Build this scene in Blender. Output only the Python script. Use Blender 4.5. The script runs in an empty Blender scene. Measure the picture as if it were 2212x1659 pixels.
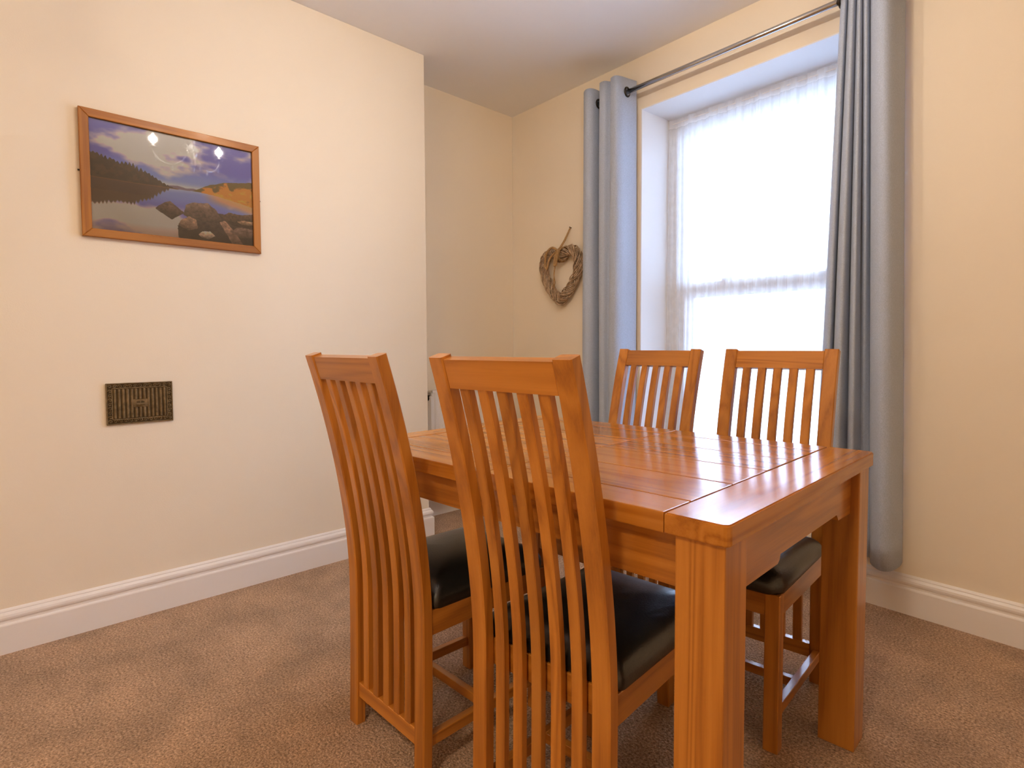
import bpy, bmesh, math, random
import numpy as np
from mathutils import Matrix, Vector, Euler

random.seed(7)
C = bpy.context.scene.collection
SC = bpy.context.scene

# ------------------------------------------------------------------ measures
CAM_H = 1.0504
YAW, PITCH, ROLL = 0.80917, 0.04656, -0.00443
XL = -2.6264            # front of the chimney breast
XA = -2.9197            # back of the alcove
YC = 1.8628             # end of the chimney breast
HC = 2.6136             # ceiling
WB, WY = 2.6134, -0.06326   # window wall: passes (0, WB), turned by WY
XR, YB = 1.75, -1.75    # right and back walls
MW = Matrix.Translation((0, WB, 0)) @ Matrix.Rotation(WY, 4, 'Z')   # window wall frame (x along, y outwards)

# ------------------------------------------------------------------ camera
fw = Vector((-math.sin(YAW)*math.cos(PITCH), math.cos(YAW)*math.cos(PITCH), -math.sin(PITCH)))
r0 = Vector((math.cos(YAW), math.sin(YAW), 0)); u0 = r0.cross(fw)
rr = math.cos(ROLL)*r0 + math.sin(ROLL)*u0
uu = -math.sin(ROLL)*r0 + math.cos(ROLL)*u0
cam = bpy.data.cameras.new('camera'); cam.sensor_width = 36.0; cam.sensor_fit = 'HORIZONTAL'
cam.lens = 1250.16*36.0/2212.0
cam.shift_y = -(829.5-805.25)/2212.0
cam.clip_start = 0.02
co = bpy.data.objects.new('camera', cam); C.objects.link(co)
co.matrix_world = Matrix((( rr.x, uu.x, -fw.x, 0), (rr.y, uu.y, -fw.y, 0), (rr.z, uu.z, -fw.z, CAM_H), (0, 0, 0, 1)))
SC.camera = co

# ------------------------------------------------------------------ world, exposure
SKY_COL, SKY_STR = (0.51, 0.69, 1.0), 14.0
BULB_COL, BULB_W = (1.0, 0.87, 0.74), 11.0       # each chandelier bulb
FILL_COL, FILL_W = (1.0, 0.79, 0.55), 21.0       # added fill light, out of view
wd = bpy.data.worlds.new('world'); SC.world = wd; wd.use_nodes = True
wd.node_tree.nodes['Background'].inputs[0].default_value = (*SKY_COL, 1)
wd.node_tree.nodes['Background'].inputs[1].default_value = SKY_STR
vs = SC.view_settings
SC.display_settings.display_device = 'sRGB'
vs.view_transform = 'Standard'; vs.look = 'None'; vs.exposure = 0.42; vs.gamma = 1.0
vs.use_curve_mapping = False
try:
    SC.cycles.use_denoising = True
    SC.cycles.max_bounces = 8; SC.cycles.diffuse_bounces = 6; SC.cycles.glossy_bounces = 3; SC.cycles.transmission_bounces = 2; SC.cycles.transparent_max_bounces = 10
    SC.cycles.use_adaptive_sampling = True; SC.cycles.adaptive_threshold = .05
    SC.cycles.sample_clamp_indirect = 6.0
    SC.cycles.caustics_reflective = False; SC.cycles.caustics_refractive = False
except Exception:
    pass

# ------------------------------------------------------------------ materials
def lin(r, g, b):
    f = lambda c: (c/255/12.92) if c/255 <= .04045 else ((c/255+.055)/1.055)**2.4
    return (f(r), f(g), f(b), 1)
def newmat(name):
    m = bpy.data.materials.new(name); m.use_nodes = True
    nt = m.node_tree
    return m, nt, nt.nodes['Principled BSDF']
def N(nt, t, **kw):
    n = nt.nodes.new(t)
    for k, v in kw.items():
        setattr(n, k, v)
    return n
def setin(n, **kw):
    for k, v in kw.items():
        n.inputs[k.replace('_', ' ')].default_value = v
def plain(name, col, rough=.5, metal=0., spec=.5, noise=0., nscale=8., bump=0., bscale=60., coat=0.):
    m, nt, p = newmat(name)
    p.inputs['Base Color'].default_value = col; p.inputs['Roughness'].default_value = rough
    p.inputs['Metallic'].default_value = metal; p.inputs['Specular IOR Level'].default_value = spec
    p.inputs['Coat Weight'].default_value = coat
    tc = N(nt, 'ShaderNodeTexCoord')
    if noise:
        n = N(nt, 'ShaderNodeTexNoise'); setin(n, Scale=nscale, Detail=4.)
        nt.links.new(tc.outputs['Object'], n.inputs['Vector'])
        r = N(nt, 'ShaderNodeValToRGB')
        r.color_ramp.elements[0].position = .3; r.color_ramp.elements[1].position = .7
        r.color_ramp.elements[0].color = tuple(c*(1-noise) for c in col[:3])+(1,)
        r.color_ramp.elements[1].color = tuple(min(1, c*(1+noise)) for c in col[:3])+(1,)
        nt.links.new(n.outputs['Fac'], r.inputs['Fac']); nt.links.new(r.outputs['Color'], p.inputs['Base Color'])
    if bump:
        n = N(nt, 'ShaderNodeTexNoise'); setin(n, Scale=bscale, Detail=3.)
        nt.links.new(tc.outputs['Object'], n.inputs['Vector'])
        b = N(nt, 'ShaderNodeBump'); setin(b, Strength=bump, Distance=.004)
        nt.links.new(n.outputs['Fac'], b.inputs['Height']); nt.links.new(b.outputs['Normal'], p.inputs['Normal'])
    return m

WOOD_D, WOOD_M, WOOD_L = (0.30, 0.096, 0.011), (0.47, 0.170, 0.020), (0.57, 0.223, 0.032)
def wood(name, axis, rough=.30, coat=.35, gain=1.0, bump=.12):
    m, nt, p = newmat(name)
    L = nt.links.new
    tc = N(nt, 'ShaderNodeTexCoord'); oi = N(nt, 'ShaderNodeObjectInfo')
    mul = N(nt, 'ShaderNodeMath', operation='MULTIPLY'); mul.inputs[1].default_value = 37.0
    L(oi.outputs['Random'], mul.inputs[0])
    add = N(nt, 'ShaderNodeVectorMath', operation='ADD')
    cmb = N(nt, 'ShaderNodeCombineXYZ')
    for k in range(3): L(mul.outputs[0], cmb.inputs[k])
    L(tc.outputs['Object'], add.inputs[0]); L(cmb.outputs[0], add.inputs[1])
    def mapped(al, ac):
        mp = N(nt, 'ShaderNodeMapping')
        s = [ac]*3; s['XYZ'.index(axis)] = al
        mp.inputs['Scale'].default_value = s
        L(add.outputs[0], mp.inputs['Vector']); return mp
    broad = N(nt, 'ShaderNodeTexNoise'); setin(broad, Scale=1., Detail=2., Distortion=.6)
    L(mapped(.55, 9.).outputs[0], broad.inputs['Vector'])
    ring = N(nt, 'ShaderNodeMath', operation='MULTIPLY'); ring.inputs[1].default_value = 42.0
    L(broad.outputs['Fac'], ring.inputs[0])
    sn = N(nt, 'ShaderNodeMath', operation='SINE'); L(ring.outputs[0], sn.inputs[0])
    mr = N(nt, 'ShaderNodeMapRange'); setin(mr, From_Min=-1., From_Max=1.)
    L(sn.outputs[0], mr.inputs['Value'])
    fine = N(nt, 'ShaderNodeTexNoise'); setin(fine, Scale=1., Detail=5., Roughness=.7)
    L(mapped(5., 170.).outputs[0], fine.inputs['Vector'])
    mixf = N(nt, 'ShaderNodeMix', data_type='FLOAT'); mixf.inputs['Factor'].default_value = .58
    L(mr.outputs[0], mixf.inputs['A']); L(fine.outputs['Fac'], mixf.inputs['B'])
    cr = N(nt, 'ShaderNodeValToRGB'); e = cr.color_ramp.elements
    e[0].position = .12; e[0].color = (*[c*gain for c in WOOD_D], 1)
    e[1].position = .80; e[1].color = (*[c*gain for c in WOOD_L], 1)
    k = e.new(.42); k.color = (*[c*gain for c in WOOD_M], 1)
    L(mixf.outputs['Result'], cr.inputs['Fac'])
    hs = N(nt, 'ShaderNodeHueSaturation')
    vr = N(nt, 'ShaderNodeMapRange'); setin(vr, To_Min=.86, To_Max=1.14)
    L(oi.outputs['Random'], vr.inputs['Value']); L(vr.outputs[0], hs.inputs['Value'])
    L(cr.outputs['Color'], hs.inputs['Color']); L(hs.outputs['Color'], p.inputs['Base Color'])
    p.inputs['Roughness'].default_value = rough
    p.inputs['Coat Weight'].default_value = coat; p.inputs['Coat Roughness'].default_value = .12
    b = N(nt, 'ShaderNodeBump'); setin(b, Strength=bump, Distance=.002)
    L(fine.outputs['Fac'], b.inputs['Height']); L(b.outputs['Normal'], p.inputs['Normal'])
    return m

M = {}
for ax in 'XYZ':
    M['wood'+ax] = wood('honey_oak_'+ax.lower(), ax)
    M['top'+ax] = wood('polished_oak_'+ax.lower(), ax, rough=.15, coat=.0, gain=1.0, bump=.05)
M['wall'] = plain('cream_emulsion', (0.87, 0.77, 0.61, 1), .75, spec=.25, bump=.06, bscale=220, noise=.012, nscale=2.)
M['ceil'] = plain('ceiling_paint', (0.88, 0.88, 0.89, 1), .85, spec=.2, bump=.05, bscale=150)
M['white'] = plain('white_gloss_paint', (0.86, 0.82, 0.78, 1), .35, spec=.5)
M['reveal'] = plain('white_matt_paint', (0.86, 0.85, 0.84, 1), .7, spec=.3)
M['upvc'] = plain('white_window_frame', (0.86, 0.86, 0.86, 1), .3)
M['chrome'] = plain('brushed_steel', (0.55, 0.54, 0.54, 1), .18, metal=1.)
M['dark_metal'] = plain('dark_bronze', (0.035, 0.028, 0.022, 1), .4, metal=.6)
M['leather'] = plain('black_leather', (0.012, 0.011, 0.010, 1), .33, spec=.9, bump=.10, bscale=260)
M['iron'] = plain('aged_bronze', (0.20, 0.135, 0.060, 1), .5, metal=.3, noise=.35, nscale=60., bump=.3, bscale=160)
M['iron_dark'] = plain('aged_bronze_recess', (0.085, 0.055, 0.022, 1), .6, metal=.3, noise=.3, nscale=60.)
M['framewood'] = wood('picture_frame_oak', 'Z', rough=.45, coat=.05, gain=.8)
M['framewoodY'] = wood('picture_frame_oak_y', 'Y', rough=.45, coat=.05, gain=.8)
M['card'] = plain('backing_card', (0.06, 0.045, 0.03, 1), .8)
M['twig'] = plain('grey_brown_willow', (0.46, 0.32, 0.20, 1), .7, noise=.45, nscale=45.)
M['raffia'] = plain('raffia_twine', (0.42, 0.25, 0.10, 1), .8, noise=.25, nscale=120.)
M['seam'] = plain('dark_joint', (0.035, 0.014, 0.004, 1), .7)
M['radiator'] = plain('radiator_enamel', (0.84, 0.80, 0.75, 1), .35)
M['ground'] = plain('street', (0.75, 0.76, 0.78, 1), .9)
M['render'] = plain('pale_render', (0.62, 0.63, 0.66, 1), .9)
M['slate'] = plain('roof_slate', (0.30, 0.30, 0.34, 1), .8)

def fabric(name, col):
    m, nt, p = newmat(name); L = nt.links.new
    tc = N(nt, 'ShaderNodeTexCoord')
    mp = N(nt, 'ShaderNodeMapping'); mp.inputs['Scale'].default_value = (260, 260, 900)
    mp2 = N(nt, 'ShaderNodeMapping'); mp2.inputs['Scale'].default_value = (900, 900, 200)
    a = N(nt, 'ShaderNodeTexNoise'); b = N(nt, 'ShaderNodeTexNoise')
    for n in (a, b): setin(n, Scale=1., Detail=2.)
    L(tc.outputs['Object'], mp.inputs[0]); L(tc.outputs['Object'], mp2.inputs[0])
    L(mp.outputs[0], a.inputs['Vector']); L(mp2.outputs[0], b.inputs['Vector'])
    ad = N(nt, 'ShaderNodeMath', operation='ADD'); L(a.outputs['Fac'], ad.inputs[0]); L(b.outputs['Fac'], ad.inputs[1])
    cr = N(nt, 'ShaderNodeValToRGB'); e = cr.color_ramp.elements
    e[0].position = .35; e[0].color = tuple(c*.78 for c in col)+(1,)
    e[1].position = .65; e[1].color = tuple(c*1.15 for c in col)+(1,)
    hf = N(nt, 'ShaderNodeMath', operation='MULTIPLY'); hf.inputs[1].default_value = .5
    L(ad.outputs[0], hf.inputs[0]); L(hf.outputs[0], cr.inputs['Fac']); L(cr.outputs['Color'], p.inputs['Base Color'])
    p.inputs['Roughness'].default_value = .9; p.inputs['Specular IOR Level'].default_value = .1
    p.inputs['Sheen Weight'].default_value = .15
    bp = N(nt, 'ShaderNodeBump'); setin(bp, Strength=.15, Distance=.001)
    L(hf.outputs[0], bp.inputs['Height']); L(bp.outputs['Normal'], p.inputs['Normal'])
    return m
M['curtain'] = fabric('grey_blue_linen', (0.45, 0.51, 0.62))

def carpet():
    m, nt, p = newmat('twist_pile_carpet'); L = nt.links.new
    tc = N(nt, 'ShaderNodeTexCoord')
    a = N(nt, 'ShaderNodeTexNoise'); setin(a, Scale=150., Detail=4., Roughness=.72)
    b = N(nt, 'ShaderNodeTexNoise'); setin(b, Scale=5., Detail=4., Roughness=.6)
    v = N(nt, 'ShaderNodeTexVoronoi'); setin(v, Scale=190.)
    for n in (a, b, v): L(tc.outputs['Object'], n.inputs['Vector'])
    cr = N(nt, 'ShaderNodeValToRGB'); e = cr.color_ramp.elements
    e[0].position = .30; e[0].color = (0.13, 0.076, 0.043, 1)
    e[1].position = .72; e[1].color = (0.86, 0.60, 0.405, 1)
    k = e.new(.5); k.color = (0.47, 0.305, 0.193, 1)
    L(a.outputs['Fac'], cr.inputs['Fac'])
    cr2 = N(nt, 'ShaderNodeValToRGB'); e = cr2.color_ramp.elements
    e[0].position = .35; e[0].color = (.80, .80, .80, 1); e[1].position = .65; e[1].color = (1.12, 1.10, 1.08, 1)
    L(b.outputs['Fac'], cr2.inputs['Fac'])
    mx = N(nt, 'ShaderNodeMix', data_type='RGBA', blend_type='MULTIPLY'); mx.inputs['Factor'].default_value = 1.
    L(cr.outputs['Color'], mx.inputs['A']); L(cr2.outputs['Color'], mx.inputs['B'])
    L(mx.outputs['Result'], p.inputs['Base Color'])
    p.inputs['Roughness'].default_value = .95; p.inputs['Specular IOR Level'].default_value = .05
    p.inputs['Sheen Weight'].default_value = .1
    ad = N(nt, 'ShaderNodeMath', operation='ADD'); L(a.outputs['Fac'], ad.inputs[0]); L(v.outputs['Distance'], ad.inputs[1])
    bp = N(nt, 'ShaderNodeBump'); setin(bp, Strength=.7, Distance=.006)
    L(ad.outputs[0], bp.inputs['Height']); L(bp.outputs['Normal'], p.inputs['Normal'])
    return m
M['carpet'] = carpet()

def clear_pane(name, ior=1.5, rough=0.0):
    m, nt, p = newmat(name); nt.nodes.remove(p); L = nt.links.new
    out = [n for n in nt.nodes if n.type == 'OUTPUT_MATERIAL'][0]
    t = N(nt, 'ShaderNodeBsdfTransparent'); g = N(nt, 'ShaderNodeBsdfGlossy'); g.inputs['Roughness'].default_value = rough
    f = N(nt, 'ShaderNodeFresnel'); f.inputs['IOR'].default_value = ior
    mx = N(nt, 'ShaderNodeMixShader'); L(f.outputs[0], mx.inputs[0]); L(t.outputs[0], mx.inputs[1]); L(g.outputs[0], mx.inputs[2])
    L(mx.outputs[0], out.inputs['Surface']); return m
M['pane'] = clear_pane('window_glass')
M['picglass'] = clear_pane('picture_glass', 1.75, .02)

def net(name, cover):
    m, nt, p = newmat(name); nt.nodes.remove(p); L = nt.links.new
    out = [n for n in nt.nodes if n.type == 'OUTPUT_MATERIAL'][0]
    t = N(nt, 'ShaderNodeBsdfTransparent'); d = N(nt, 'ShaderNodeBsdfDiffuse'); tr = N(nt, 'ShaderNodeBsdfTranslucent')
    d.inputs[0].default_value = (.92, .92, .93, 1); tr.inputs[0].default_value = (.92, .92, .93, 1)
    m1 = N(nt, 'ShaderNodeMixShader'); m1.inputs[0].default_value = .62; L(d.outputs[0], m1.inputs[1]); L(tr.outputs[0], m1.inputs[2])
    tc = N(nt, 'ShaderNodeTexCoord'); n = N(nt, 'ShaderNodeTexNoise'); setin(n, Scale=30., Detail=3.)
    L(tc.outputs['Object'], n.inputs['Vector'])
    mr = N(nt, 'ShaderNodeMapRange'); setin(mr, To_Min=cover-.08, To_Max=cover+.08); L(n.outputs['Fac'], mr.inputs['Value'])
    m2 = N(nt, 'ShaderNodeMixShader'); L(mr.outputs[0], m2.inputs[0]); L(t.outputs[0], m2.inputs[1]); L(m1.outputs[0], m2.inputs[2])
    L(m2.outputs[0], out.inputs['Surface']); return m
M['net'] = net('white_voile', .62)
M['nethead'] = net('white_voile_header', .85)

def glow(name, col, strength):
    m, nt, p = newmat(name)
    p.inputs['Base Color'].default_value = (*col, 1)
    p.inputs['Emission Color'].default_value = (*col, 1); p.inputs['Emission Strength'].default_value = strength
    return m
M['bulb'] = glow('lit_bulb', BULB_COL, 30.0)
M['opal'] = glow('fill_dome_glow', FILL_COL, 3.0)  # glow for the dome of the added fill light
for k in ('bulb', 'opal'):
    M[k].cycles.emission_sampling = 'NONE'      # their lamps carry the light
m, nt, p = newmat('clear_crystal')
p.inputs['Base Color'].default_value = (.9, .92, .95, 1); p.inputs['Roughness'].default_value = .03
p.inputs['Metallic'].default_value = .85
M['crystal'] = m
m, nt, p = newmat('landscape_print')
at = N(nt, 'ShaderNodeAttribute'); at.attribute_name = 'ink'
nt.links.new(at.outputs['Color'], p.inputs['Base Color']); p.inputs['Roughness'].default_value = .5
M['print'] = m

# ------------------------------------------------------------------ helpers
def obj(name, bm, mat, parent=None, smooth=False, mw=None):
    if isinstance(bm, bmesh.types.BMesh):
        me = bpy.data.meshes.new(name)
        bmesh.ops.recalc_face_normals(bm, faces=bm.faces)
        bm.to_mesh(me); bm.free()
    else:
        me = bm
    if smooth:
        for f in me.polygons: f.use_smooth = True
    me.materials.append(M[mat] if isinstance(mat, str) else mat)
    o = bpy.data.objects.new(name, me); C.objects.link(o)
    if parent is not None: o.parent = parent
    if mw is not None: o.matrix_world = mw
    return o
def tag(o, label=None, cat=None, group=None, kind=None):
    if label: o['label'] = label
    if cat: o['category'] = cat
    if group: o['group'] = group
    if kind: o['kind'] = kind
    return o
def empty(name, mw=None):
    o = bpy.data.objects.new(name, None); C.objects.link(o); o.empty_display_size = .1
    if mw is not None: o.matrix_world = mw
    return o
def box(bm, x0, x1, y0, y1, z0, z1, bev=0., seg=1, mat=None):
    vs = [bm.verts.new(v) for v in ((x0,y0,z0),(x1,y0,z0),(x1,y1,z0),(x0,y1,z0),(x0,y0,z1),(x1,y0,z1),(x1,y1,z1),(x0,y1,z1))]
    fs = [bm.faces.new([vs[i] for i in q]) for q in ((3,2,1,0),(4,5,6,7),(0,1,5,4),(1,2,6,5),(2,3,7,6),(3,0,4,7))]
    if mat is not None:
        for v in vs: v.co = mat @ v.co
    if bev:
        es = {e for f in fs for e in f.edges}
        bmesh.ops.bevel(bm, geom=list(es), offset=bev, segments=seg, profile=.6, affect='EDGES')
    return bm
def B(*a, **k):
    return box(bmesh.new(), *a, **k)
def prism(bm, poly, axis, a, b):
    """extrude a 2D polygon along an axis: axis 'x' -> poly (y,z), 'y' -> (x,z), 'z' -> (x,y)"""
    def P(u, v, t):
        return (t, u, v) if axis == 'x' else (u, t, v) if axis == 'y' else (u, v, t)
    A = [bm.verts.new(P(u, v, a)) for u, v in poly]; Bv = [bm.verts.new(P(u, v, b)) for u, v in poly]
    n = len(poly)
    for i in range(n):
        bm.faces.new((A[i], A[(i+1) % n], Bv[(i+1) % n], Bv[i]))
    bm.faces.new(A[::-1]); bm.faces.new(Bv)
    return bm
def tube(bm, pts, rad, sides=8, closed=False, flat=1.0, flat_axis=None):
    pts = [Vector(p) for p in pts]; n = len(pts); rings = []
    up = Vector((0, 0, 1)); prev = None
    for i, p in enumerate(pts):
        if closed: t = pts[(i+1) % n]-pts[i-1]
        else: t = pts[min(i+1, n-1)]-pts[max(i-1, 0)]
        t.normalize()
        if prev is None:
            a = up if abs(t.z) < .9 else Vector((1, 0, 0))
            nrm = (a - t*a.dot(t)).normalized()
        else:
            nrm = (prev - t*prev.dot(t)).normalized()
        prev = nrm; bi = t.cross(nrm)
        r = rad[i] if isinstance(rad, (list, tuple)) else rad
        rings.append([bm.verts.new(p + (nrm*math.cos(q)+bi*math.sin(q))*r) for q in [2*math.pi*k/sides for k in range(sides)]])
    m = n if closed else n-1
    for i in range(m):
        a, b = rings[i], rings[(i+1) % n]
        for k in range(sides):
            bm.faces.new((a[k], a[(k+1) % sides], b[(k+1) % sides], b[k]))
    if not closed:
        bm.faces.new(rings[0][::-1]); bm.faces.new(rings[-1])
    return bm
def lathe(bm, prof, loc=(0,0,0), seg=20):
    rings = []
    for r, z in prof:
        rings.append([bm.verts.new((loc[0]+r*math.cos(2*math.pi*k/seg), loc[1]+r*math.sin(2*math.pi*k/seg), loc[2]+z)) for k in range(seg)])
    for a, b in zip(rings, rings[1:]):
        for k in range(seg):
            bm.faces.new((a[k], a[(k+1) % seg], b[(k+1) % seg], b[k]))
    bm.faces.new(rings[0][::-1]); bm.faces.new(rings[-1])
    return bm
def torus(bm, mat, R, r, n=24, s=8):
    pts = [mat @ Vector((R*math.cos(2*math.pi*i/n), R*math.sin(2*math.pi*i/n), 0)) for i in range(n)]
    return tube(bm, pts, r, s, closed=True)
def catmull(pts, per=8, closed=False):
    n = len(pts); out = []
    for i in range(n if closed else n-1):
        if closed: p = [pts[(i+k-1) % n] for k in range(4)]
        else: p = [pts[max(0, min(n-1, i+k-1))] for k in range(4)]
        for j in range(per):
            t = j/per
            out.append(tuple(.5*((2*b)+(-a+c)*t+(2*a-5*b+4*c-d)*t*t+(-a+3*b-3*c+d)*t**3) for a, b, c, d in zip(*p)))
    if not closed: out.append(tuple(pts[-1]))
    return out
def path_sweep(bm, path, prof):
    """profile (offset to the right of the path, z) along an xy path with mitred corners"""
    P = [Vector(p).to_2d() if len(p) > 2 else Vector(p) for p in path]; n = len(P); rows = []
    for i in range(n):
        ds = []
        if i > 0: ds.append((P[i]-P[i-1]).normalized())
        if i < n-1: ds.append((P[i+1]-P[i]).normalized())
        ns = [Vector((d.y, -d.x)) for d in ds]
        if len(ns) == 2:
            m_ = (ns[0]+ns[1]); m_ = m_/max(1e-6, (1+ns[0].dot(ns[1])))
        else: m_ = ns[0]
        rows.append([bm.verts.new((P[i].x+m_.x*o, P[i].y+m_.y*o, z)) for o, z in prof])
    k = len(prof)
    for a, b in zip(rows, rows[1:]):
        for j in range(k):
            bm.faces.new((a[j], a[(j+1) % k], b[(j+1) % k], b[j]))
    bm.faces.new(rows[0]); bm.faces.new(rows[-1][::-1])
    return bm
def copy_tree(o, parent=None):
    c = o.copy(); C.objects.link(c)
    if parent is not None: c.parent = parent
    for ch in list(o.children): copy_tree(ch, c)
    return c

# ------------------------------------------------------------------ the room
def struct(name, bm, mat, label, cat, mw=None, parent=None):
    o = obj(name, bm, mat, parent, mw=mw)
    return tag(o, label, cat, kind='structure')
yw = lambda x: WB + math.tan(WY)*x          # window wall line in world
struct('floor', B(XA-.1, XR+.1, YB-.1, 2.95, -.10, 0), 'carpet', 'brown beige twist pile fitted carpet', 'floor')
struct('ceiling', B(XA-.1, XR+.1, YB-.1, 2.95, HC, HC+.1), 'ceil', 'plain off-white painted ceiling', 'ceiling')
struct('wall_left', B(XA-.12, XA, YC-.3, yw(XA)-.002, 0, HC), 'wall', 'cream alcove wall beside the window wall corner', 'wall')
struct('wall_chimney', B(XA-.12, XL, YB-.1, YC, 0, HC, bev=.004), 'wall', 'broad cream chimney breast wall carrying the landscape picture', 'wall')
struct('wall_right', B(XR, XR+.12, YB-.1, yw(XR)-.002, 0, HC), 'wall', 'cream wall on the right outside the view', 'wall')
struct('wall_back', B(XL+.001, XR, YB-.12, YB, 0, HC), 'wall', 'cream wall behind the viewpoint', 'wall')
# window wall with its opening (window frame coordinates)
OX0, OX1, OZ0, OZ1, DEP = -1.838, -.62, .36, 2.335, .30
bm = bmesh.new()
WX0, WX1, WT = XA-.15, XR+.2, .42
box(bm, WX0, OX0, 0, WT, 0, HC); box(bm, OX1, WX1, 0, WT, 0, HC)
box(bm, OX0, OX1, 0, WT, 0, OZ0); box(bm, OX0, OX1, 0, WT, OZ1, HC)
bmesh.ops.remove_doubles(bm, verts=bm.verts, dist=1e-5)
struct('wall_window', bm, 'wall', 'cream wall with the tall sash window', 'wall', MW)
# baseboards
prof = [(0,0),(.020,0),(.020,.097),(.0185,.1005),(.0115,.104),(.0105,.111),(.0125,.115),(.0165,.118),(.0175,.125),(.0155,.133),(.0105,.1395),(.0085,.141),(.0085,.1445),(.0055,.149),(.002,.152),(0,.152)]
b1 = struct('baseboard_left', path_sweep(bmesh.new(), [(XL, YB), (XL, YC), (XA, YC), (XA, yw(XA)-.0)], prof), 'white', 'white moulded skirting board along the chimney breast and alcove', 'skirting board')
bm = path_sweep(bmesh.new(), [(XA+.02, 0), (XR, 0)], prof)
struct('baseboard_window', bm, 'white', 'white moulded skirting board under the window wall', 'skirting board', MW)

# ------------------------------------------------------------------ window
win = tag(empty('window_1', MW), 'tall white sash window set in a deep white reveal', 'window', kind='structure')
def wp(name, bm, mat, parent=win, smooth=False):
    return obj(name, bm, mat, parent, smooth)
LN = .006
wp('reveal_panel', B(OX0, OX0+LN, .0, DEP, OZ0, OZ1), 'reveal')
wp('reveal_panel', B(OX1-LN, OX1, .0, DEP, OZ0, OZ1), 'reveal')
wp('reveal_panel', B(OX0+LN, OX1-LN, .0, DEP, OZ1-LN, OZ1), 'reveal')
wp('window_board', B(OX0+LN, OX1-LN, -.03, DEP, OZ0, OZ0+.025, bev=.006, seg=2), 'white')
FX0, FX1, FZ0, FZ1 = OX0+LN, OX1-LN, OZ0+.025, OZ1-LN
bm = bmesh.new()
for a in ((FX0, FX0+.05, DEP-.02, DEP+.10, FZ0, FZ1), (FX1-.05, FX1, DEP-.02, DEP+.10, FZ0, FZ1),
          (FX0+.05, FX1-.05, DEP-.02, DEP+.10, FZ1-.05, FZ1), (FX0+.05, FX1-.05, DEP-.02, DEP+.10, FZ0, FZ0+.05)):
    box(bm, *a, bev=.004)
wp('window_frame', bm, 'upvc')
ZM0, ZM1 = 1.315, 1.40
def sash(x0, x1, y, z0, z1, st, top, bot, name):
    bm = bmesh.new()
    box(bm, x0, x0+st, y, y+.04, z0, z1, bev=.003); box(bm, x1-st, x1, y, y+.04, z0, z1, bev=.003)
    box(bm, x0+st, x1-st, y, y+.04, z1-top, z1, bev=.003); box(bm, x0+st, x1-st, y, y+.04, z0, z0+bot, bev=.003)
    s = wp(name, bm, 'upvc')
    obj('pane', B(x0+st, x1-st, y+.018, y+.022, z0+bot, z1-top), 'pane', s)
    return s
sash(FX0+.05, FX1-.05, DEP+.045, ZM0+.01, FZ1-.05, .045, .05, .06, 'upper_sash')
ls = sash(FX0+.05, FX1-.05, DEP+.0, FZ0+.05, ZM1, .085, ZM1-ZM0, .09, 'lower_sash')
for fx in (.28, .72):
    x = FX0+(FX1-FX0)*fx
    bm = bmesh.new(); box(bm, x-.03, x+.03, DEP-.004, DEP+.03, ZM1, ZM1+.012, bev=.003); lathe(bm, [(.018,0),(.018,.012),(.012,.022),(.0,.024)], (x, DEP+.013, ZM1+.012), 14)
    obj('sash_lock', bm, 'upvc', ls)

# net curtain, a gathered voile hanging inside the reveal
def sheet(name, top, bot, z0, z1, nz, mat, parent=None, thick=.0, jitter=None, mw=None):
    bm = bmesh.new(); rows = []
    for i in range(nz+1):
        t = i/nz; z = z0+(z1-z0)*t
        rows.append([bm.verts.new((b[0]*(1-t)+a[0]*t, b[1]*(1-t)+a[1]*t + (jitter(a[0], z) if jitter else 0), z)) for a, b in zip(top, bot)])
    for a, b in zip(rows, rows[1:]):
        for k in range(len(a)-1): bm.faces.new((a[k], a[k+1], b[k+1], b[k]))
    o = obj(name, bm, mat, parent, smooth=True, mw=mw)
    if thick:
        md = o.modifiers.new('cloth', 'SOLIDIFY'); md.thickness = thick; md.offset = 0
    return o
nc = tag(empty('net_curtain', MW), 'sheer white gathered net curtain across the window', 'net curtain')
rnd = random.Random(3); NX = 420
def netrow(amp, wob):
    pts = []
    for i in range(NX):
        x = FX0+.004+(FX1-FX0-.008)*i/(NX-1)
        ph = 2*math.pi*x/.058
        y = .245 + amp*(math.sin(ph+.9*math.sin(x*9))*.55 + .45*math.sin(ph*.43+1.7+wob) + .3*math.sin(ph*2.3))
        pts.append((x, y))
    return pts
sheet('voile', netrow(.009, 0), netrow(.021, .5), OZ0+.06, FZ1-.055, 14, 'net', nc)
sheet('gathered_header', netrow(.006, 0), netrow(.008, 0), FZ1-.055, FZ1-.008, 4, 'nethead', nc)
obj('net_wire', tube(bmesh.new(), [(FX0, .245, FZ1-.03), (FX1, .245, FZ1-.03)], .003, 6), 'white', nc)

# outside
struct('ground_outside', B(-30, 40, 3.2, 60, -1.3, -1.2), 'ground', 'pale ground outside the window', 'ground')
hb = tag(empty('distant_building', Matrix.Translation((-9, 22, -1.2))), 'pale building faintly seen outside through the net curtain', 'building')
obj('wall', B(-14, 10, 0, 6, 0, 4.6), 'render', hb)
bm = prism(bmesh.new(), [(-.4, 4.6), (6.4, 4.6), (3, 6.6)], 'x', -14.4, 10.4)
rf = obj('roof', bm, 'slate', hb)
for cx in (-11, -3.5, 4): obj('chimney', B(cx-.5, cx+.5, 2.6, 3.4, 6.2, 7.6), 'render', rf)
for k in range(8):
    wo = obj('window', B(-12.6+k*2.9, -11.4+k*2.9, -.06, .02, 2.2, 3.7), 'white', hb)
    obj('pane', B(-12.5+k*2.9, -11.5+k*2.9, -.08, -.06, 2.3, 3.6), 'slate', wo)

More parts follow.
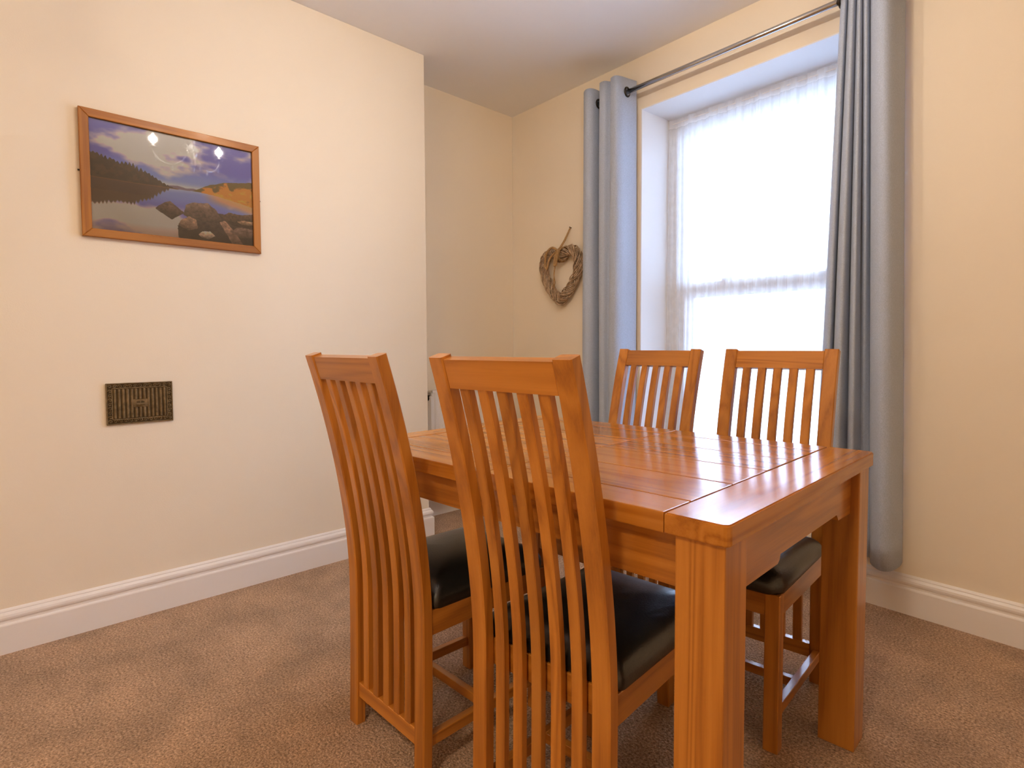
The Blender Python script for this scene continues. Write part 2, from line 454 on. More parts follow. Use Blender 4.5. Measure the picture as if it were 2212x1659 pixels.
# ------------------------------------------------------------------ curtains and rod
def curtain(top, bot, z0, z1, label, name='curtain', rings=()):
    r = tag(empty(name, MW), label, 'curtain', 'grey-blue eyelet curtains at the window')
    per = 7
    T = [(x, -o) for x, o in catmull(top, per)]; Bt = [(x, -o) for x, o in catmull(bot, per)]
    sheet('curtain_panel', T, Bt, z0, z1, 26, 'curtain', r, thick=.004, jitter=lambda x, z: .004*math.sin(x*31+z*2.1))
    for x, tilt in rings:
        bm = torus(bmesh.new(), Matrix.Translation((x, -.09, 2.408)) @ Matrix.Rotation(tilt, 4, 'Z') @ Matrix.Rotation(math.pi/2, 4, 'Y'), .023, .005)
        obj('eyelet_ring', bm, 'dark_metal', r, smooth=True)
    return r
Lc = [(-2.165,.06),(-2.15,.12),(-2.115,.152),(-2.086,.155),(-2.068,.135),(-2.066,.09),(-2.07,.05),(-2.045,.035),(-2.02,.07),(-2.008,.12),(-1.998,.155),(-1.965,.16),(-1.952,.137),(-1.94,.132),(-1.92,.158),(-1.887,.16),(-1.872,.13),(-1.865,.08),(-1.858,.035),(-1.855,.018)]
curtain(Lc, Lc, .2, 2.482, 'gathered grey-blue curtain on the left of the window beside the wicker heart', rings=((-2.062, .1), (-1.862, .15)))
Rt = [(-.805,.04),(-.79,.10),(-.768,.125),(-.772,.08),(-.78,.055),(-.76,.11),(-.733,.15),(-.738,.09),(-.755,.05),(-.735,.11),(-.711,.15),(-.715,.10),(-.729,.065),(-.71,.12),(-.686,.16),(-.69,.10),(-.705,.055),(-.68,.13),(-.65,.165),(-.62,.165),(-.605,.13),(-.60,.06),(-.60,.02)]
Rb = [(-.90,.02),(-.865,.08),(-.825,.12),(-.825,.08),(-.83,.035),(-.80,.11),(-.760,.145),(-.750,.11),(-.740,.085),(-.715,.13),(-.695,.15),(-.693,.12),(-.69,.075),(-.688,.055),(-.685,.045),(-.67,.05),(-.655,.06),(-.632,.12),(-.588,.17),(-.562,.162),(-.553,.12),(-.553,.07),(-.56,.02)]
curtain(Rt, Rb, .2, 2.482, 'long grey-blue curtain on the right of the window reaching the skirting', rings=((-.80, .1), (-.60, .1)))
rod = tag(empty('curtain_rod', MW), 'brushed steel curtain pole above the window', 'curtain pole')
obj('pole', tube(bmesh.new(), [(-2.13, -.09, 2.408), (-.46, -.09, 2.408)], .0125, 16), 'chrome', rod, smooth=True)
for x, s in ((-2.13, -1), (-.46, 1)):
    obj('finial', tube(bmesh.new(), [(x, -.09, 2.408), (x+s*.012, -.09, 2.408), (x+s*.02, -.09, 2.408)], [.0165, .0165, .013], 16), 'chrome', rod, smooth=True)
for x in (-2.045, -.53):
    bm = tube(bmesh.new(), [(x, 0, 2.375), (x, -.075, 2.385), (x, -.09, 2.394)], .006, 8)
    box(bm, x-.015, x+.015, -.008, 0, 2.345, 2.405, bev=.002)
    obj('bracket', bm, 'chrome', rod)

# ------------------------------------------------------------------ wicker heart
ht = tag(empty('wicker_heart', MW @ Matrix.Translation((-2.42, -.036, 1.49))), 'grey-brown willow twig heart hanging by twine on the wall', 'wall decoration')
half = [(0,.112),(.04,.138),(.092,.146),(.138,.118),(.153,.055),(.132,-.02),(.085,-.083),(.035,-.130),(0,-.156)]
hp = half + [(-x, z) for x, z in half[-2:0:-1]]
cl = catmull(hp, 10, closed=True); n = len(cl)
bm = bmesh.new(); rnd = random.Random(5)
for s in range(17):
    ph = rnd.random()*6.28; tw = 4; ph = 2*math.pi*s/17+rnd.uniform(-.12,.12); rad = rnd.uniform(.022, .030); wob = rnd.random()*6.28
    pts = []
    for i in range(n):
        x, z = cl[i]; x0, z0 = cl[i-1]; x1, z1 = cl[(i+1) % n]
        tx, tz = x1-x0, z1-z0; l = math.hypot(tx, tz); nx, nz = tz/l, -tx/l
        a = ph+2*math.pi*tw*i/n; r = rad*(1+.10*math.sin(wob+i*.21))
        pts.append((x+nx*r*math.cos(a)*1.15, math.sin(a)*r*.85, z+nz*r*math.cos(a)*1.15))
    tube(bm, pts, rnd.uniform(.0026, .0036), 5, closed=True)
o = obj('woven_twigs', bm, 'twig', ht, smooth=True); o['kind'] = 'stuff'
bm = bmesh.new()
tube(bm, [(.02,-.04,.15),(.035,-.005,.21),(.052,.028,.285)], .0042, 6); tube(bm, [(.026,-.038,.15),(.042,-.003,.21),(.054,.028,.287)], .0038, 6)
obj('hanging_cord', bm, 'raffia', ht, smooth=True)
bm = bmesh.new()
torus(bm, Matrix.Translation((.015, -.004, .125)) @ Matrix.Rotation(math.pi/2, 4, 'Y') @ Matrix.Scale(1.0, 4), .043, .006, 20, 6)
torus(bm, Matrix.Translation((.027, -.004, .125)) @ Matrix.Rotation(math.pi/2+.2, 4, 'Y'), .043, .005, 20, 6)
tube(bm, catmull([(.015,-.045,.145),(-.02,-.06,.165),(-.075,-.055,.13),(-.09,-.05,.06),(-.07,-.052,.045),(-.045,-.055,.10),(.01,-.048,.14)], 6), .007, 6)
tube(bm, catmull([(.02,-.045,.145),(.03,-.06,.13),(.02,-.06,.06),(.0,-.06,.055),(.005,-.055,.11),(.015,-.046,.14)], 6), .006, 6)
tube(bm, catmull([(.012,-.05,.14),(.008,-.058,.06),(-.006,-.055,.0),(.0,-.052,-.05),(-.012,-.05,-.085)], 6), .0035, 5)
tube(bm, catmull([(.012,-.05,.14),(.006,-.056,.05),(-.004,-.055,-.01),(-.02,-.05,-.075)], 6), .003, 5)
obj('raffia_bow', bm, 'raffia', ht, smooth=True)
obj('nail', tube(bmesh.new(), [(.054, .036, .287), (.054, .02, .29)], .003, 6), 'dark_metal', ht)

# ------------------------------------------------------------------ radiator in the alcove
rad = tag(empty('radiator', Matrix.Translation((XA, 2.30, 0))), 'white panel radiator in the alcove behind the dining chairs', 'radiator')
Y0, Y1, Z0, Z1 = -.27, .30, .13, .785
poly = [(.098, Y0)]; k = 0; y = Y0+.015
while y < Y1-.02:
    poly += [(.098, y), (.105, y+.006), (.105, y+.018), (.098, y+.024)]; y += .034
poly += [(.098, Y1), (.085, Y1), (.085, Y0)]
obj('front_panel', prism(bmesh.new(), poly, 'z', Z0, Z1-.01), 'radiator', rad)
obj('back_panel', B(.03, .042, Y0, Y1, Z0, Z1-.01), 'radiator', rad)
for yy in (Y0, Y1-.008): obj('end_panel', B(.026, .100, yy-.008, yy+.016, Z0+.02, Z1-.035, bev=.002), 'radiator', rad)
bm = bmesh.new(); y = Y0
while y < Y1-.01:
    box(bm, .030, .102, y, y+.008, Z1-.012, Z1); y += .018
box(bm, .030, .036, Y0, Y1, Z1-.012, Z1); box(bm, .098, .104, Y0, Y1, Z1-.012, Z1)
obj('top_grille', bm, 'radiator', rad)
for yy, s in ((Y0, -1), (Y1, 1)):
    obj('end_plug', tube(bmesh.new(), [(.066, yy, Z1-.045), (.066, yy+s*.022, Z1-.045)], .017, 12), 'dark_metal', rad)
for yy in (Y0+.08, Y1-.08):
    obj('wall_bracket', B(.001, .03, yy-.015, yy+.015, Z0+.1, Z1-.1), 'radiator', rad)
bm = tube(bmesh.new(), [(.066, Y1+.02, Z0+.04), (.066, Y1+.05, Z0+.04), (.066, Y1+.05, .0)], .0075, 8)
obj('pipe', bm, 'chrome', rad)
bm = tube(bmesh.new(), [(.066, Y0-.02, Z0+.04), (.066, Y0-.05, Z0+.04), (.066, Y0-.05, .0)], .0075, 8)
obj('pipe', bm, 'chrome', rad)

# ------------------------------------------------------------------ picture
PY0, PY1, PZ0, PZ1 = .338, .972, 1.458, 1.920
pic = tag(empty('framed_picture', Matrix.Translation((XL, 0, 0))), 'oak framed lake and mountain landscape print on the chimney breast', 'picture')
FW, FD = .030, .020
def rail(name, poly, mat):
    bm = prism(bmesh.new(), poly, 'x', .002, FD)
    bmesh.ops.bevel(bm, geom=[e for e in bm.edges if all(v.co.x > FD-.001 for v in e.verts)], offset=.002, segments=1, affect='EDGES')
    obj(name, bm, mat, pic)
rail('frame_rail', [(PY0,PZ1),(PY1,PZ1),(PY1-FW,PZ1-FW),(PY0+FW,PZ1-FW)], 'framewoodY')
rail('frame_rail', [(PY0,PZ0),(PY1,PZ0),(PY1-FW,PZ0+FW),(PY0+FW,PZ0+FW)], 'framewoodY')
rail('frame_rail', [(PY0,PZ0),(PY0,PZ1),(PY0+FW,PZ1-FW),(PY0+FW,PZ0+FW)], 'framewood')
rail('frame_rail', [(PY1,PZ0),(PY1,PZ1),(PY1-FW,PZ1-FW),(PY1-FW,PZ0+FW)], 'framewood')
obj('backing_board', B(.001, .006, PY0+.01, PY1-.01, PZ0+.01, PZ1-.01), 'card', pic)

def paint(nu, nv):
    rs = np.random.RandomState(4)
    u, t = np.meshgrid((np.arange(nu)+.5)/nu, (np.arange(nv)+.5)/nv)   # t from the top
    def vn(fx, fy, seed, oct=4):
        out = np.zeros_like(u); amp = 1.; tot = 0
        for o_ in range(oct):
            r = np.random.RandomState(seed+o_); gx, gy = int(fx*2**o_)+2, int(fy*2**o_)+2
            g = r.rand(gy+1, gx+1); X = u*(gx-1); Y = t*(gy-1); i = X.astype(int); j = Y.astype(int); a = X-i; b = Y-j
            a = a*a*(3-2*a); b = b*b*(3-2*b)
            out += amp*((g[j,i]*(1-a)+g[j,i+1]*a)*(1-b)+(g[j+1,i]*(1-a)+g[j+1,i+1]*a)*b); tot += amp; amp *= .5
        return out/tot
    ss = lambda a, b, x: np.clip((x-a)/(b-a), 0, 1)**2*(3-2*np.clip((x-a)/(b-a), 0, 1))
    mix = lambda A, Bc, w: A*(1-w[..., None])+np.array(Bc)*w[..., None] if not isinstance(Bc, np.ndarray) or Bc.ndim == 1 else A*(1-w[..., None])+Bc*w[..., None]
    def skycol(tt):
        base = np.zeros(u.shape+(3,)); base[:] = (100, 98, 186)
        base = mix(base, (120, 138, 205), ss(.25, .42, tt)); base = mix(base, (205, 205, 215), ss(.42, .52, tt))
        w = ss(.46, .62, vn(3, 4, 21)*.65+vn(6, 9, 33)*.35 + .22*np.exp(-((u-.38)/.25)**2-((tt-.10)/.14)**2)+.14*np.exp(-((u-.08)/.12)**2-((tt-.20)/.05)**2)+.10*np.exp(-((u-.25)/.05)**2-((tt-.25)/.03)**2)+.12*np.exp(-((u-.75)/.2)**2-((tt-.06)/.1)**2) - .15*ss(.28, .40, tt)*ss(.4, .7, u))
        return mix(base, (222, 208, 205), w*(1-.5*ss(.35, .5, tt)))
    shore = np.interp(u, [0, .25, .45, .62, .75, .9, 1], [.53, .53, .522, .512, .525, .56, .59])
    img = skycol(t)
    # far mountains
    mt = np.interp(u, [0, .40, .45, .50, .55, .60, .66, 1], [.50, .50, .487, .478, .492, .482, .50, .50])+.004*vn(40, 1, 5)
    img = mix(img, (120, 105, 125), ss(0, .006, t-mt)*(t < shore))
    # right hill
    rh = np.interp(u, [0, .58, .64, .70, .80, 1], [.6, .515, .47, .42, .372, .318])+.012*vn(30, 2, 9)
    hc = np.zeros_like(img); hc[:] = (214, 132, 40)
    hc = mix(hc, (92, 80, 30), ss(.45, .6, vn(26, 20, 44)*.7+.3*(1-ss(.0, .12, t-rh)))*.9)
    hc = mix(hc, (235, 165, 60), ss(.55, .75, vn(30, 34, 61))*ss(.06, .14, t-rh))
    img = np.where(((t > rh) & (t < shore) & (u > .57))[..., None], hc, img)
    # water: mirrored sky, darker and smoother
    tw = 2*shore-t
    wat = skycol(np.clip(tw*.9, 0, 1))*.96+np.array((6, 4, 8))
    wat = mix(wat, (150, 125, 105), ss(.9, 1.0, t)*ss(.8, .1, u)*.0+ss(.86, 1., t)*.75*(1-ss(.7, .3, u)*.4))
    wat = mix(wat, (226, 150, 80), ss(.62, .80, u)*ss(.12, .02, t-shore)*.8)
    img = np.where((t >= shore)[..., None], wat, img)
    # left wooded hill and its reflection
    sp = np.abs(((u*46+.6*vn(30, 1, 77)) % 1)-.5)*2
    tr = np.interp(u, [0, .085, .16, .235, .27, .34, .41, .46, .50], [.30, .325, .36, .345, .375, .425, .485, .513, .53])
    spk = .034*sp*np.interp(u, [0, .1, .2, .3, .42, .5], [.5, 1, 1.4, 1., .5, 0])*vn(24, 1, 8)*1.6
    dk = np.zeros_like(img); dk[:] = (62, 50, 36); dk = mix(dk, (92, 72, 48), ss(.4, .7, vn(40, 30, 3))*.6)
    img = np.where(((t > tr+spk-.012) & (t < shore) & (u < .5))[..., None], dk, img)
    ban = np.exp(-((t-shore+.004)/.006)**2)*(u < .5); img = mix(img, (140, 100, 66), ban*.6)
    rf_ = np.interp(u, [0, .085, .16, .235, .28, .34, .41, .46], [.775, .755, .72, .735, .69, .66, .575, .53])-.045*sp*vn(24, 1, 18)
    rc = np.zeros_like(img); rc[:] = (84, 66, 54)
    img = mix(img, rc, ss(.008, -.012, t-rf_)*(t >= shore)*ss(.47, .44, u))
    # rocks
    def rock(poly, col, seed):
        nonlocal img
        inside = np.zeros(u.shape, bool); px = [p_[0] for p_ in poly]; py = [p_[1] for p_ in poly]; m_ = len(poly)
        uu_ = u+.012*(vn(24, 24, seed)-.5); tt_ = t+.016*(vn(24, 24, seed+9)-.5)
        for i in range(m_):
            j = i-1
            cond = (py[i] > tt_) != (py[j] > tt_)
            xs = (px[j]-px[i])*(tt_-py[i])/((py[j]-py[i]) or 1e-9)+px[i]
            inside ^= cond & (uu_ < xs)
        t0, t1 = min(py), max(py)
        c = np.zeros_like(img); c[:] = col
        sh = 1.25-.65*np.clip((t-t0)/(t1-t0), 0, 1)
        c = c*sh[..., None]*(.45+1.1*vn(34, 30, seed+3)*.6+.44*vn(80, 70, seed+5, 2))[..., None]
        img = np.where(inside[..., None], c, img)
    rock([(.36,.73),(.41,.665),(.45,.645),(.50,.70),(.54,.735),(.50,.775),(.46,.82),(.42,.785)], (92, 74, 66), 100)
    rock([(.50,1.),(.49,.87),(.56,.80),(.70,.74),(.75,.70),(1,.70),(1,1)], (62, 50, 46), 110)
    rock([(.76,.72),(.83,.67),(.92,.68),(1,.66),(1,.80),(.85,.80)], (88, 70, 58), 115)
    rock([(.53,.76),(.545,.66),(.59,.625),(.69,.61),(.74,.66),(.78,.76),(.70,.80),(.60,.80)], (108, 88, 78), 120)
    rock([(.495,.86),(.52,.80),(.56,.765),(.61,.79),(.62,.87),(.56,.90)], (150, 122, 104), 130)
    rock([(.76,.78),(.80,.76),(.90,.93),(.93,1.),(.85,1.)], (138, 108, 92), 140)
    rock([(.83,.86),(.90,.81),(1,.82),(1,.9),(.9,.92)], (110, 90, 80), 145)
    rock([(.62,.93),(.65,.895),(.70,.89),(.73,.93),(.69,.965),(.64,.96)], (200, 175, 155), 150)
    rock([(.88,.755),(.93,.735),(1,.74),(1,.775),(.92,.78)], (160, 130, 105), 160)
    return np.clip(img*1.25+6, 0, 255)
NU, NV = 340, 240
im = paint(NU, NV)/255.
im = np.where(im <= .04045, im/12.92, ((im+.055)/1.055)**2.4)
py0, py1, pz0, pz1 = PY0+FW-.004, PY1-FW+.004, PZ0+FW-.004, PZ1-FW+.004
ys = np.linspace(py0, py1, NU+1); zs = np.linspace(pz1, pz0, NV+1)
gy, gz = np.meshgrid(ys, zs)
co_ = np.stack([np.full(gy.size, .0075), gy.ravel(), gz.ravel()], 1)
idx = np.arange((NU+1)*(NV+1)).reshape(NV+1, NU+1)
faces = np.stack([idx[:-1,:-1], idx[1:,:-1], idx[1:,1:], idx[:-1,1:]], -1).reshape(-1, 4)
me = bpy.data.meshes.new('landscape_print')
me.vertices.add(len(co_)); me.vertices.foreach_set('co', co_.ravel())
me.loops.add(faces.size); me.loops.foreach_set('vertex_index', faces.ravel())
me.polygons.add(len(faces)); me.polygons.foreach_set('loop_start', np.arange(0, faces.size, 4)); me.polygons.foreach_set('loop_total', np.full(len(faces), 4))
me.update(calc_edges=True)
ca = me.color_attributes.new('ink', 'FLOAT_COLOR', 'CORNER')
cols = np.ones((len(faces), 4, 4), np.float32); cols[:, :, :3] = im.reshape(-1, 1, 3)
ca.data.foreach_set('color', cols.ravel())
obj('landscape_print', me, 'print', pic)
obj('glass', B(.0105, .0125, py0, py1, pz0, pz1), 'picglass', pic)
for yy, zz in ((PY0, 1.695), (PY1, 1.688)):
    obj('hanging_clip', tube(bmesh.new(), [(.004, yy-.006, zz), (.004, yy+.006, zz)], .003, 6), 'dark_metal', pic)

# ------------------------------------------------------------------ wall vent
VY0, VY1, VZ0, VZ1 = .391, .613, .757, .915
vt = tag(empty('wall_vent', Matrix.Translation((XL, (VY0+VY1)/2, (VZ0+VZ1)/2))), 'old bronze hit-and-miss vent grille low on the chimney breast', 'vent')
w2, h2 = (VY1-VY0)/2, (VZ1-VZ0)/2
obj('back_plate', B(0, .005, -w2, w2, -h2, h2, bev=.0015), 'iron_dark', vt)
bm = bmesh.new(); bw = .021
for a in ((-w2, w2, h2-.004, h2), (-w2, w2, -h2, -h2+.004), (-w2, -w2+.004, -h2+.004, h2-.004), (w2-.004, w2, -h2+.004, h2-.004)):
    box(bm, .005, .009, a[0], a[1], a[2], a[3], bev=.001)
for a in ((-w2+bw, w2-bw, h2-bw, h2-bw+.003), (-w2+bw, w2-bw, -h2+bw-.003, -h2+bw), (-w2+bw-.003, -w2+bw, -h2+bw, h2-bw), (w2-bw, w2-bw+.003, -h2+bw, h2-bw)):
    box(bm, .005, .009, *a)
obj('border_moulding', bm, 'iron', vt)
bm = bmesh.new()
def scroll(cy, cz, s):
    pts = [(.0075, cy+s*(.0075-.0007*k)*math.cos(.75*k), cz+(.0070-.0006*k)*math.sin(.75*k)) for k in range(11)]
    tube(bm, pts, .0016, 5)
k = -w2+.012; i = 0
while k < w2-.006:
    for cz in (h2-.0125, -h2+.0125): scroll(k, cz, 1 if i % 2 else -1)
    k += .0165; i += 1
k = -h2+.028; i = 0
while k < h2-.02:
    for cy in (-w2+.0125, w2-.0125): scroll(cy, k, 1 if i % 2 else -1)
    k += .0165; i += 1
o = obj('scrollwork', bm, 'iron', vt, smooth=True); o['kind'] = 'stuff'
nb = 13; span = 2*(w2-bw); pitch = span/nb
full = None
for i in range(nb):
    cy = -w2+bw+pitch*(i+.5)
    if i in (5, 6, 7):
        for a, b in ((.014, h2-bw-.002), (-h2+bw+.002, -.016)):
            obj('bar', B(.004, .0095, cy-pitch*.29, cy+pitch*.29, a, b, bev=.0018), 'iron', vt)
    else:
        obj('bar', B(.004, .0095, cy-pitch*.29, cy+pitch*.29, -h2+bw+.002, h2-bw-.002, bev=.0018), 'iron', vt)
obj('slider_plate', B(.004, .0085, -pitch*2.2, pitch*2.2, -.016, .014, bev=.001), 'iron', vt)
sl = obj('slider_tab', B(.0085, .019, -.014, .014, -.0065, -.0025, bev=.001), 'iron', vt)
for cy in (-.0075, .0075): obj('slot', B(.0085, .0092, cy-.0055, cy+.0055, .0005, .0065), 'iron_dark', sl)

# ------------------------------------------------------------------ dining table
TL, TW, TZ, TT = 1.172, .872, .77, .036
tb = tag(empty('dining_table', Matrix.Translation((-1.006, 1.2685, 0)) @ Matrix.Rotation(.02887, 4, 'Z')), 'polished honey oak extending dining table with thick square legs', 'table')
G = .0013; xe0, xe1, xm = -.500, .474, .022
def plank(x0, x1, y0, y1, ax, nm='plank', dz=0.):
    obj(nm, B(x0+G, x1-G, y0+G, y1-G, TZ-TT, TZ+dz, bev=.0022, seg=2), 'top'+ax, tb)
hy = TW/2
yb = [-hy, -.340, -.165, .011, .175, .340, hy]
for i, (a, b) in enumerate(((xe0, xm), (xm, xe1))):
    for j, (c, d) in enumerate(zip(yb, yb[1:])): plank(a, b, c, d, 'X')
def end_board(s):
    x0, x1 = (xe1+G, TL/2) if s > 0 else (-TL/2, xe0-G)
    bm = bmesh.new(); xo = TL/2*s; r = .014; poly = []
    for yc, a0 in ((-hy, 0), (hy, 1)):
        pass
    def arc(cx, cy, a, b): return [(cx+r*math.cos(a+(b-a)*k/4), cy+r*math.sin(a+(b-a)*k/4)) for k in range(5)]
    if s > 0: poly = [(x0, -hy)]+arc(x1-r, -hy+r, -math.pi/2, 0)+arc(x1-r, hy-r, 0, math.pi/2)+[(x0, hy)]
    else: poly = [(x1, hy)]+arc(x0+r, hy-r, math.pi/2, math.pi)+arc(x0+r, -hy+r, math.pi, 1.5*math.pi)+[(x1, -hy)]
    prism(bm, poly, 'z', TZ-TT, TZ)
    bmesh.ops.bevel(bm, geom=[e for e in bm.edges if abs(e.verts[0].co.z-e.verts[1].co.z) < 1e-6], offset=.0025, segments=2, affect='EDGES')
    obj('end_board', bm, 'topY', tb)
end_board(1); end_board(-1)
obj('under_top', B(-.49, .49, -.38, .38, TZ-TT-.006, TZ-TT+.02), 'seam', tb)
OV, LW, LD = .0095, .0845, .0865
for sx in (-1, 1):
    for sy in (-1, 1):
        x1, y1 = sx*(TL/2-OV), sy*(hy-OV); x0, y0 = x1-sx*LD, y1-sy*LW
        bm = B(min(x0,x1), max(x0,x1), min(y0,y1), max(y0,y1), 0, TZ-TT, bev=.003, seg=2)
        lg = obj('leg', bm, 'woodZ', tb)
AZ = TZ-TT
for sy in (-1, 1):      # long aprons
    y1 = sy*(hy-.030); y0 = y1-sy*.022
    xa, xb = -TL/2+OV+LD, TL/2-OV-LD
    poly = [(xa, AZ), (xa, .636), (-.315, .636), (-.305, .643), (-.300, .657), (.300, .657), (.305, .643), (.315, .636), (xb, .636), (xb, AZ)]
    obj('apron', prism(bmesh.new(), poly, 'y', min(y0,y1), max(y0,y1)), 'woodX', tb)
for sx in (-1, 1):      # end aprons with stepped brackets
    x1 = sx*(TL/2-.030); x0 = x1-sx*.022
    ya, yb_ = -hy+OV+LW, hy-OV-LW
    poly = [(ya, AZ), (ya, .624), (-.147, .624), (-.137, .630), (-.133, .640), (-.12, .640), (.228, .640), (.236, .632), (.242, .624), (yb_, .620), (yb_, AZ)]
    obj('apron', prism(bmesh.new(), poly, 'x', min(x0,x1), max(x0,x1)), 'woodY', tb)

# ------------------------------------------------------------------ dining chairs
CW, PW, PD, CH_, RK, ZS, EX, KB = .3572, .0409, .0285, 1.0275, .1146, .40, 1.72, .0063
def yr(z):
    if z > ZS: return -RK*((z-ZS)/(CH_-ZS))**EX
    return -KB*((ZS-z)/ZS)**2
def dyr(z): return (yr(z+1e-3)-yr(z-1e-3))/2e-3
def bent(x0, x1, d0, d1, z0, z1, n=26, c=.003):
    bm = bmesh.new(); rows = []
    sec = [(x0+c,d0),(x1-c,d0),(x1,d0+c),(x1,d1-c),(x1-c,d1),(x0+c,d1),(x0,d1-c),(x0,d0+c)]
    for i in range(n+1):
        z = z0+(z1-z0)*i/n; s = dyr(z); l = math.hypot(1, s); ny, nz = 1/l, -s/l
        if z < .02: ny, nz = 1, 0
        rows.append([bm.verts.new((x, yr(z)+ny*d, z+nz*d)) for x, d in sec])
    for a, b in zip(rows, rows[1:]):
        for k in range(8): bm.faces.new((a[k], a[(k+1) % 8], b[(k+1) % 8], b[k]))
    bm.faces.new(rows[0][::-1]); bm.faces.new(rows[-1])
    return bm
def make_chair():
    r = empty('dining_chair'); h = CW/2
    for s in (-1, 1):
        a, b = sorted((s*h, s*(h-PW)))
        obj('back_post', bent(a, b, 0, PD, 0, CH_), 'woodZ', r)
    obj('top_rail', bent(-h+PW, h-PW, .003, PD-.004, .966, CH_-.0045, n=4, c=.0015), 'woodX', r)
    obj('lower_rail', B(-h+PW, h-PW, .002, .024, .078, .120, bev=.0015), 'woodX', r)
    iw = CW-2*PW; sw = .0255; gap = (iw-5*sw)/6
    for k in range(5):
        a = -h+PW+gap+(sw+gap)*k
        obj('slat', bent(a, a+sw, .0055, .0235, .118, .970, n=30, c=.002), 'woodZ', r)
    # front legs, a little narrower than the back
    fx, fy = .168, .432
    for s in (-1, 1):
        a, b = sorted((s*fx, s*(fx-.037)))
        obj('front_leg', B(a, b, fy-.037, fy, 0, .414, bev=.002), 'woodZ', r)
    def bar(p0, p1, t, z0, z1, nm, ax):
        p0, p1 = Vector(p0), Vector(p1); d = (p1-p0).normalized(); q = Vector((-d.y, d.x))*t/2
        poly = [tuple(p0+q), tuple(p0-q), tuple(p1-q), tuple(p1+q)]
        bm = prism(bmesh.new(), poly, 'z', z0, z1)
        bmesh.ops.bevel(bm, geom=list(bm.edges), offset=.0015, segments=1, affect='EDGES')
        return obj(nm, bm, 'wood'+ax, r)
    bar((-fx+.036, fy-.013), (fx-.036, fy-.013), .022, .355, .414, 'seat_rail', 'X')
    bar((-h+.012, .038), (h-.012, .038), .018, .355, .414, 'seat_rail', 'X')
    for s in (-1, 1):
        bar((s*(h-.014), PD-.001), (s*(fx-.012), fy-.036), .022, .357, .417, 'seat_rail', 'Y')
        bar((s*(h-.020), PD-.006), (s*(fx-.018), fy-.036), .020, .078, .106, 'stretcher', 'Y')
    ym = .22
    bar((-.156, ym), (.156, ym), .020, .079, .105, 'stretcher', 'X')
    # padded seat
    bm = bmesh.new(); rows = []
    prof_ = [(.985, .412), (1.004, .420), (1.010, .430), (1.0, .441), (.965, .453), (.90, .4645), (.78, .475), (.6, .482), (.35, .486)]
    y0, y1, wr, wf, cr = PD+.004, fy+.004, .176, .170, .038
    def outline(s):
        pts = []; cy = (y0+y1)/2
        for (sx, yy, w, a0) in ((1, y0, wr, -math.pi/2), (1, y1, wf, 0), (-1, y1, wf, math.pi/2), (-1, y0, wr, math.pi)):
            rr_ = cr if yy == y1 else .022
            cx_, cyy = sx*(w-rr_), yy+(rr_ if yy == y0 else -rr_)
            for k in range(6):
                a = a0+(math.pi/2)*k/5; pts.append((cx_+rr_*math.cos(a), cyy+rr_*math.sin(a)))
        # straight runs get extra points so the dome is smooth
        out = []
        for i in range(len(pts)):
            p, q = pts[i], pts[(i+1) % len(pts)]
            L_ = math.hypot(q[0]-p[0], q[1]-p[1]); m_ = max(1, int(L_/.03))
            for k in range(m_): out.append((p[0]+(q[0]-p[0])*k/m_, p[1]+(q[1]-p[1])*k/m_))
        return [(x*s, cy+(y-cy)*s) for x, y in out]
    for s, z in prof_:
        rows.append([bm.verts.new((x, y, z)) for x, y in outline(s)])
    n = len(rows[0])
    for a, b in zip(rows, rows[1:]):
        for k in range(n): bm.faces.new((a[k], a[(k+1) % n], b[(k+1) % n], b[k]))
    cv = bm.verts.new((0, (y0+y1)/2, .487))
    for k in range(n): bm.faces.new((rows[-1][k], rows[-1][(k+1) % n], cv))
    bm.faces.new(rows[0][::-1])
    obj('seat_cushion', bm, 'leather', r, smooth=True)['label'] = 'black leather padded seat'
    return r
spots = [(-1.2909, .7676, .0039, 'oak slat-back dining chair seen from behind, the left one nearest the wall vent'),
         (-.7814, .8012, .0578, 'oak slat-back dining chair seen from behind, in front at the middle of the view'),
         (-1.2200, 1.8470, 3.1327, 'oak slat-back dining chair across the table, beside the left curtain'),
         (-.7765, 1.8914, 3.2286, 'oak slat-back dining chair across the table, beside the right curtain')]
proto = make_chair()
for i, (x, y, a, lab) in enumerate(spots):
    o = proto if i == 0 else copy_tree(proto)
    o.location = (x, y, 0); o.rotation_euler = (0, 0, a)
    tag(o, lab, 'chair', 'slat-back dining chairs around the table')

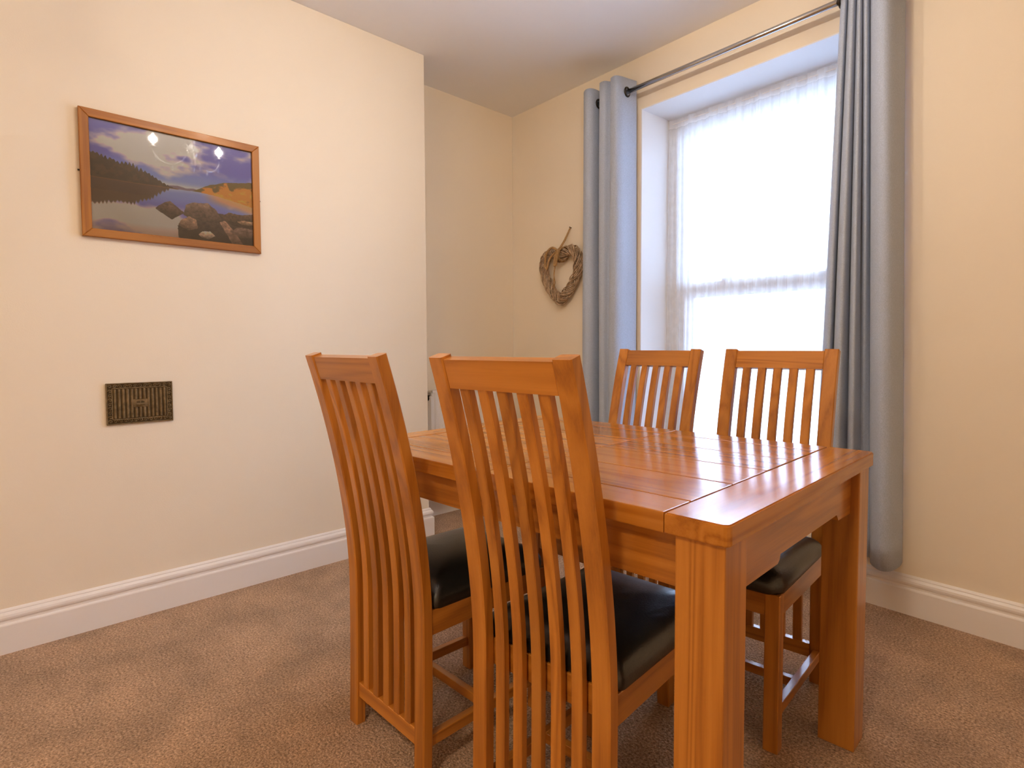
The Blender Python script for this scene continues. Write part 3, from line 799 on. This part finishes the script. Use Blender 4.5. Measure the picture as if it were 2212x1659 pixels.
# ------------------------------------------------------------------ chandelier above the table (its lamps light the room)
chx, chy, R_ = -1.014, 1.145, .228
cd = tag(empty('chandelier', Matrix.Translation((chx, chy, 0))), 'three-arm crystal chandelier hanging above the table, mirrored in the picture glass', 'chandelier')
obj('ceiling_rose', lathe(bmesh.new(), [(.055, HC-.001), (.055, HC-.012), (.035, HC-.028), (.012, HC-.036)], seg=24), 'crystal', cd, smooth=True)
obj('stem', lathe(bmesh.new(), [(.006, HC-.03), (.006, 2.46), (.022, 2.45), (.010, 2.43), (.030, 2.405), (.012, 2.375), (.020, 2.36), (.036, 2.33), (.030, 2.295), (.012, 2.275), (.018, 2.26), (.009, 2.245), (.016, 2.225), (.012, 2.205), (.003, 2.185)], seg=20), 'crystal', cd, smooth=True)
for k in range(3):
    a = math.pi+2*math.pi*k/3; ca_, sa_ = math.cos(a), math.sin(a)
    P_ = catmull([(.02, 2.32), (.06, 2.262), (.12, 2.235), (.18, 2.25), (.222, 2.295), (R_, 2.335)], 6)
    arm = obj('arm', tube(bmesh.new(), [(ca_*q, sa_*q, z) for q, z in P_], .0055, 10), 'crystal', cd, smooth=True)
    obj('candle_cup', lathe(bmesh.new(), [(.006, 2.33), (.028, 2.336), (.030, 2.340), (.012, 2.343), (.012, 2.362), (.010, 2.363)], (ca_*R_, sa_*R_, 0), 16), 'crystal', arm, smooth=True)
    obj('bulb', lathe(bmesh.new(), [(.008, 2.363), (.015, 2.375), (.0175, 2.388), (.014, 2.405), (.007, 2.42), (.001, 2.428)], (ca_*R_, sa_*R_, 0), 16), 'bulb', arm, smooth=True)
    lp = bpy.data.lights.new('bulb_light', 'POINT'); lp.energy = BULB_W; lp.color = BULB_COL; lp.shadow_soft_size = .0195; lp.use_soft_falloff = False
    lo = bpy.data.objects.new('bulb_light', lp); C.objects.link(lo); lo.parent = cd; lo.location = (ca_*R_, sa_*R_, 2.389)
    P2 = [(ca_*(.04+.02*math.cos(.8*j)*(1-j/11)), sa_*(.04+.02*math.cos(.8*j)*(1-j/11)), 2.355+.02*math.sin(.8*j)*(1-j/11)) for j in range(10)]
    obj('scroll', tube(bmesh.new(), P2, .003, 6), 'crystal', cd, smooth=True)
    for q, z in ((.12, 2.228), (.215, 2.28), (.06, 2.25)):
        obj('crystal_drop', lathe(bmesh.new(), [(.001, z), (.006, z-.012), (.008, z-.022), (.001, z-.034)], (ca_*q, sa_*q, 0), 8), 'crystal', arm)

# fill light added behind the viewpoint, unseen, to brighten chair backs and floor
fl = tag(empty('fill_light', Matrix.Translation((-.15, -.90, 0))), 'added fill light behind the viewpoint, shaped as a flush opal dome', 'fill light')
obj('rim', lathe(bmesh.new(), [(.205, HC-.001), (.21, HC-.012), (.205, HC-.03), (.19, HC-.032)], seg=32), 'chrome', fl, smooth=True)
obj('fill_dome', lathe(bmesh.new(), [(.188, HC-.033), (.183, HC-.055), (.16, HC-.085), (.11, HC-.108), (.05, HC-.119), (.003, HC-.121)], seg=32), 'opal', fl, smooth=True)
lp = bpy.data.lights.new('fill_lamp', 'AREA'); lp.shape = 'DISK'; lp.size = .34; lp.energy = FILL_W; lp.color = FILL_COL
lo = bpy.data.objects.new('fill_lamp', lp); C.objects.link(lo); lo.parent = fl; lo.location = (0, 0, HC-.124)

bpy.context.view_layer.update()
